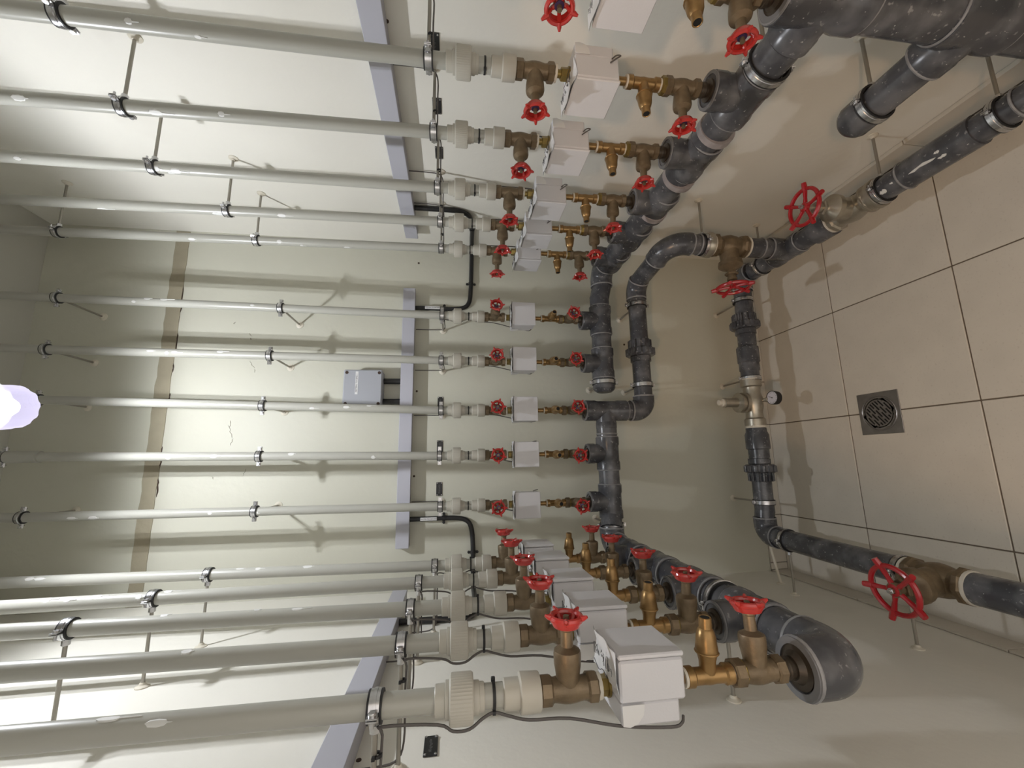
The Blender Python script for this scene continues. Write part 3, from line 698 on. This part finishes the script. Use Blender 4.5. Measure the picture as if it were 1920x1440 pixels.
obj('gauge_needle', MB().box((-.0009, -.005, .0104), (.0009, .018, .0112), 0, at(gp, gd) @ rz(-.7)).lathe([(.0025, .010), (.0025, .0118)], 10, at(gp, gd)), 'ink', gc)
tk = MB()
for i in range(13):
    a = math.radians(-225+270*i/12); tk.box((.0215, -.0005, .0101), (.0255, .0005, .0106), 0, at(gp, gd) @ rz(a))
obj('gauge_scale', tk, 'ink', gc)
# clamps on the dark pipes
CL = [((-.275, .24, zB), (1, 0, 0), (0, 1, 0), YB-.24, R_M+.003, 'steel clamp next to the end cap of the manifold', .0),
      ((.096, .24, .782), (1, 0, 0), (0, 1, 0), YB-.24, R_L, 'steel clamp between the bends and ribbed union of the feed pipe', .0),
      ((-.285, .24, .782), (1, 0, 0), (0, 1, 0), YB-.24, R_L, 'steel clamp by the elbow of the feed pipe', .0),
      ((-.888, .24, zB), (1, 0, 0), (0, 1, 0), YB-.24, R_M, 'steel clamp at the manifold corner by the lowest middle pipe', .0),
      ((.26, -.820, zR), (0, 1, 0), (1, 0, 0), XR-.26, R_M+.003, 'broad steel clamp on the manifold between the two topmost tees', .0),
      ((-.955, -.535, zL), (0, 1, 0), (-1, 0, 0), -.955-XL, R_M, 'steel clamp on the manifold in the bottom bank', .0),
      ((.26, -.757, .585), (0, 1, 0), (1, 0, 0), XR-.26, R_L+.004, 'shiny clamp around the capped stub pipe', .0),
      ((.26, -.045, .606), (0, 0, 1), (1, 0, 0), XR-.26, R_L, 'steel clamp on the dark riser beside its brass valve', .0),
      ((.26, .105, .218), (0, 1, 0), (1, 0, 0), XR-.26, R_L, 'steel clamp behind the riser foot in the far corner', .0),
      ((.26, -.455, .213), (0, 1, 0), (1, 0, 0), XR-.26, R_L+.002, 'steel clamp next to the greenish valve on the low main', .0),
      ((.26, -.770, .213), (0, 1, 0), (1, 0, 0), XR-.26, R_L+.002, 'steel clamp on the low main near the upper right photo corner', .0),
      ((.140, .24, .232), (1, 0, 0), (0, 1, 0), YB-.24, R_L, 'steel clamp on the low main under the edge-on red wheel', .0),
      ((-.250, .24, .240), (1, 0, 0), (0, 1, 0), YB-.24, R_L, 'steel clamp beside the pressure regulator', .0),
      ((-.815, .24, .246), (1, 0, 0), (0, 1, 0), YB-.24, R_L, 'steel clamp on the low main before the lower elbow', .0),
      ((-.955, .105, .263), (0, 1, 0), (-1, 0, 0), -.955-XL, R_L, 'steel clamp just past the elbow in the lower corner', .0),
      ((-.955, -.385, .302), (0, 1, 0), (-1, 0, 0), -.955-XL, R_L, 'steel clamp hidden behind the large red wheel at lower right', .0)]
for p, ax, wd, wall, r, lab, dr in CL: pvc_clamp(p, ax, wd, wall, r, lab, dr)
# threaded hanger holding the corner elbow of the low main
hg = thing('hanger_rod', 'short painted rod from the corner elbow to the left wall', 'rod', (XL, .255, .20))
obj('rod', MB().cyl((.004, 0, 0), (.17, 0, .03), .006, None, 10), 'anchor', hg)
obj('wall_rose', MB().lathe([(.0165, 0), (.016, .0025), (.0085, .006), (.0065, .011)], 16, at((0, 0, 0), (1, 0, 0))), 'anchor', hg)

# ------------------------------------------------------------------ trunking, enclosure, conduits, plates
def trunk(label, lo, hi, lidax):
    t = thing('cable_trunking', label, 'trunking', lo, 0, 'lilac grey cable trunking')
    o = -V(lo); lo = V(lo); hi = V(hi); q = V(lo); r_ = V(hi)
    if lidax == 'y':
        obj('base', MB().box((lo.x, lo.y+.010, lo.z), (hi.x, hi.y, hi.z), .001), 'tray', t, o)
        obj('lid', MB().box((lo.x, lo.y, lo.z-.0015), (hi.x, lo.y+.0105, hi.z+.0015), .0015), 'tray', t, o)
    elif lidax == '-x':
        obj('base', MB().box((lo.x+.010, lo.y, lo.z), (hi.x, hi.y, hi.z), .001), 'tray', t, o)
        obj('lid', MB().box((lo.x, lo.y, lo.z-.0015), (lo.x+.0105, hi.y, hi.z+.0015), .0015), 'tray', t, o)
    else:
        obj('base', MB().box((lo.x, lo.y, lo.z), (hi.x-.010, hi.y, hi.z), .001), 'tray', t, o)
        obj('lid', MB().box((hi.x-.0105, lo.y, lo.z-.0015), (hi.x, hi.y, hi.z+.0015), .0015), 'tray', t, o)
    return t
trunk('lilac grey trunking across the back wall in mid photo', (-.978, YB-.048, 1.820), (.208, YB, 1.874), 'y')
trunk('lilac grey trunking along the upper wall, right of the top pipes', (XR-.048, YF, 1.806), (XR, .320, 1.860), '-x')
trunk('lilac grey trunking along the lower wall behind the bottom pipes', (XL, YL, 1.812), (XL+.048, .320, 1.866), 'x')
jb = thing('junction_box', 'grey square junction box on the back wall behind the third middle pipe', 'box', (-.285, YB, 2.035))
obj('base', MB().box((-.082, -.050, -.082), (.082, 0, .082), .004), 'jbox', jb)
obj('cover', MB().box((-.084, -.078, -.084), (.084, -.049, .084), .005), 'jbox', jb)
for sx in (-1, 1):
    for sz in (-1, 1): obj('screw', shared('jscrew', lambda: MB().lathe([(.0072, -.0002), (.0072, .001), (.004, .0012), (.0035, .0004)], 12, M.Rotation(PI/2, 4, 'X'))), 'hole', jb, (sx*.070, -.078, sz*.070))
def text_mesh(s, size, name):
    cu = bpy.data.curves.new(name, 'FONT'); cu.body = s; cu.size = size; cu.align_x = 'CENTER'; cu.align_y = 'CENTER'; cu.extrude = .0002; cu.resolution_u = 2
    o = bpy.data.objects.new(name, cu); dg = bpy.context.evaluated_depsgraph_get()
    COL.objects.link(o); dg.update(); me = bpy.data.meshes.new_from_object(o.evaluated_get(dg)); bpy.data.objects.remove(o); return me
st = obj('label_strip', MB().box((-.008, -.0788, -.062), (.095, -.0779, -.050) ,0), 'paper', jb, (-.02, 0, .082))
st_t = obj('lettering', text_mesh('METERS TO BMS 1', .0105, 'lettering'), 'ink', st, (.043, -.0791, -.056), (PI/2, 0, 0))
def conduit(label, pts, r=.0105, tag=None, clips=(), n=6):
    base = V(pts[0]); t = thing('conduit', label, 'conduit', base, 0, 'black cable conduits')
    obj('tube', MB().tube(spline(pts, n), r, 14), 'conduit', t, -base)
    for p, d, nrm in clips:        # saddle clips with two ears
        d = V(d).normalized(); nrm = V(nrm).normalized(); sd = d.cross(nrm); m = M.Identity(4)
        for i in range(3): m[i][0] = sd[i]; m[i][1] = nrm[i]; m[i][2] = d[i]
        m.translation = V(p)-base
        q = MB().ring(r+.0002, r+.0022, -.006, .006, m, 18)
        for sx in (-1, 1):
            q.lathe([(.0065, -.0015), (.0065, .0015)], 12, m @ M.Translation((sx*(r+.008), -r+.004, 0)) @ M.Rotation(PI/2, 4, 'X'))
            q.lathe([(.003, .001), (.003, .003), (.001, .0035)], 8, m @ M.Translation((sx*(r+.008), -r+.004, 0)) @ M.Rotation(-PI/2, 4, 'X'))
        obj('saddle_clip', q, 'conduit', t)
    if tag:
        p, rot, s = tag
        lb = obj('label_sleeve', MB().box((-.0068, -.0145, -.036), (.0068, -.0095, .036), .001), 'paper', t, V(p)-base, rot)
        obj('lettering', text_mesh(s, .0078, 'lettering'), 'ink', lb, (0, -.0148, 0), (PI/2, PI/2, 0))
    return t
YC = YB-.0125
conduit('black conduit bending round the upper corner to the top trunking', [(.122, YC, 1.83), (.122, YC, 1.74), (.122, YC, 1.64), (.132, YC, 1.585), (.165, YC, 1.560), (.24, YC, 1.553), (.36, YC, 1.550), (.425, YC-.004, 1.549), (.449, YC-.030, 1.550), (XR-.0125, .36, 1.552), (XR-.0125, .24, 1.556), (XR-.0125, .165, 1.572), (XR-.0125, .132, 1.61), (XR-.0125, .126, 1.67), (XR-.0125, .126, 1.82)],
        tag=((.122, YC, 1.738), None, 'WATER TO METERS'), clips=[((.122, YC, 1.682), (0, 0, 1), (0, -1, 0)), ((.257, YC, 1.5525), (1, 0, 0), (0, -1, 0)), ((XR-.0125, .268, 1.555), (0, 1, 0), (-1, 0, 0))])
conduit('black conduit bending round the lower corner to the bottom trunking', [(-.862, YC, 1.83), (-.862, YC, 1.74), (-.862, YC, 1.63), (-.872, YC, 1.575), (-.905, YC, 1.550), (-.98, YC, 1.542), (-1.08, YC, 1.541), (-1.128, YC-.006, 1.541), (XL+.0125, .395, 1.541), (XL+.0125, .26, 1.543), (XL+.0125, .12, 1.552), (XL+.0125, .075, 1.58), (XL+.0125, .066, 1.64), (XL+.0125, .066, 1.83)],
        tag=((-.862, YC, 1.738), None, 'WATER TO HOUSES'), clips=[((-.862, YC, 1.672), (0, 0, 1), (0, -1, 0)), ((-1.012, YC, 1.5415), (1, 0, 0), (0, -1, 0)), ((XL+.0125, .066, 1.69), (0, 0, 1), (1, 0, 0))])
for x, lab in ((-.243, 'short black conduit from junction box to trunking, clear of pipes'), (-.338, 'short black conduit below the junction box, half behind a pipe')):
    conduit(lab, [(x, YB-.020, 1.955), (x, YB-.020, 1.915), (x, YB-.020, 1.87)], .0135)
def name_plate(p, rot, lab):
    t = thing('name_plate', lab, 'sign', p, rot, 'black engraved wall plates')
    obj('plate', shared('npl', lambda: MB().box((-.030, -.003, -.0135), (.030, 0, .0135), .0008)), 'tag', t)
    for sx in (-1, 1):
        for sz in (-1, 1): obj('screw', shared('nps', lambda: MB().lathe([(.0026, 0), (.0024, .0012), (.001, .0016)], 10, M.Rotation(PI/2, 4, 'X'))), 'steel', t, (sx*.0262, -.003, sz*.0098))
    def txt():
        b = MB(); rnd = random.Random(5); x = -.019
        while x < .019:
            w_ = rnd.uniform(.0012, .0028); b.box((x, -.0034, rnd.uniform(-.004, -.001)), (x+w_*.6, -.0029, rnd.uniform(.001, .004))); x += w_+.0006
        return b
    obj('engraving', shared('npt', txt), 'tagtext', t)
for k, y in (('R1', -.600), ('R2', -.402), ('R3', -.201)):
    name_plate((XR, y, 1.692), -PI/2, 'black engraved plate by the clamp rod, %s' % where(k))
for k, x in (('B3', -.342), ('B4', -.546), ('B5', -.735)): name_plate((x, YB, 1.694), 0, 'small black engraved plate on the wall, %s' % where(k))
name_plate((XL, -.583, 1.672), PI/2, 'lone black engraved plate at the bottom edge of the photo')

# ------------------------------------------------------------------ floor drain
dr = thing('floor_drain', 'square stainless drain with slotted round grate in the tiled floor', 'drain', (-.455, -.133, 0))
h = .0805
obj('plate', MB().box((-h, -h, .0002), (h, h, .0035), .0008).torus(.066, .0028, M.Translation((0, 0, .0035)), 40, 8), 'drain', dr)
obj('pit', MB().lathe([(.0605, .0036), (.0605, .0040)], 32), 'dark', dr)
gr = MB(); pitch = .0108; sw = .0056; Rg = .0555
gr.ring(.0525, .0612, .0041, .0056, None, 40)
def strip(a0, a1, b0, b1):
    gr.box((a0, b0, .0041), (a1, b1, .0056), 0, rz(math.radians(38)))
rows = [(i-4)*pitch for i in range(9)]
edges = [-Rg]+sum([[c-sw/2, c+sw/2] for c in rows], [])+[Rg]
for i in range(0, len(edges), 2):
    b0, b1 = edges[i], edges[i+1]; hc = math.sqrt(max(1e-6, Rg*Rg-min(abs(b0), abs(b1))**2)); hc = max(hc, .008); strip(-hc, hc, b0, b1)
for i, c in enumerate(rows):
    hc = math.sqrt(max(1e-6, Rg*Rg-c*c)); b0, b1 = c-sw/2-.0001, c+sw/2+.0001
    k_ = .007 if i % 2 else .016
    strip(-hc, -hc+.009, b0, b1); strip(hc-.009, hc, b0, b1)
    if i % 2: strip(-.006, .006, b0, b1)
    else: strip(-.030, -.020, b0, b1); strip(.014, .024, b0, b1)
obj('grate', gr, 'drain', dr)
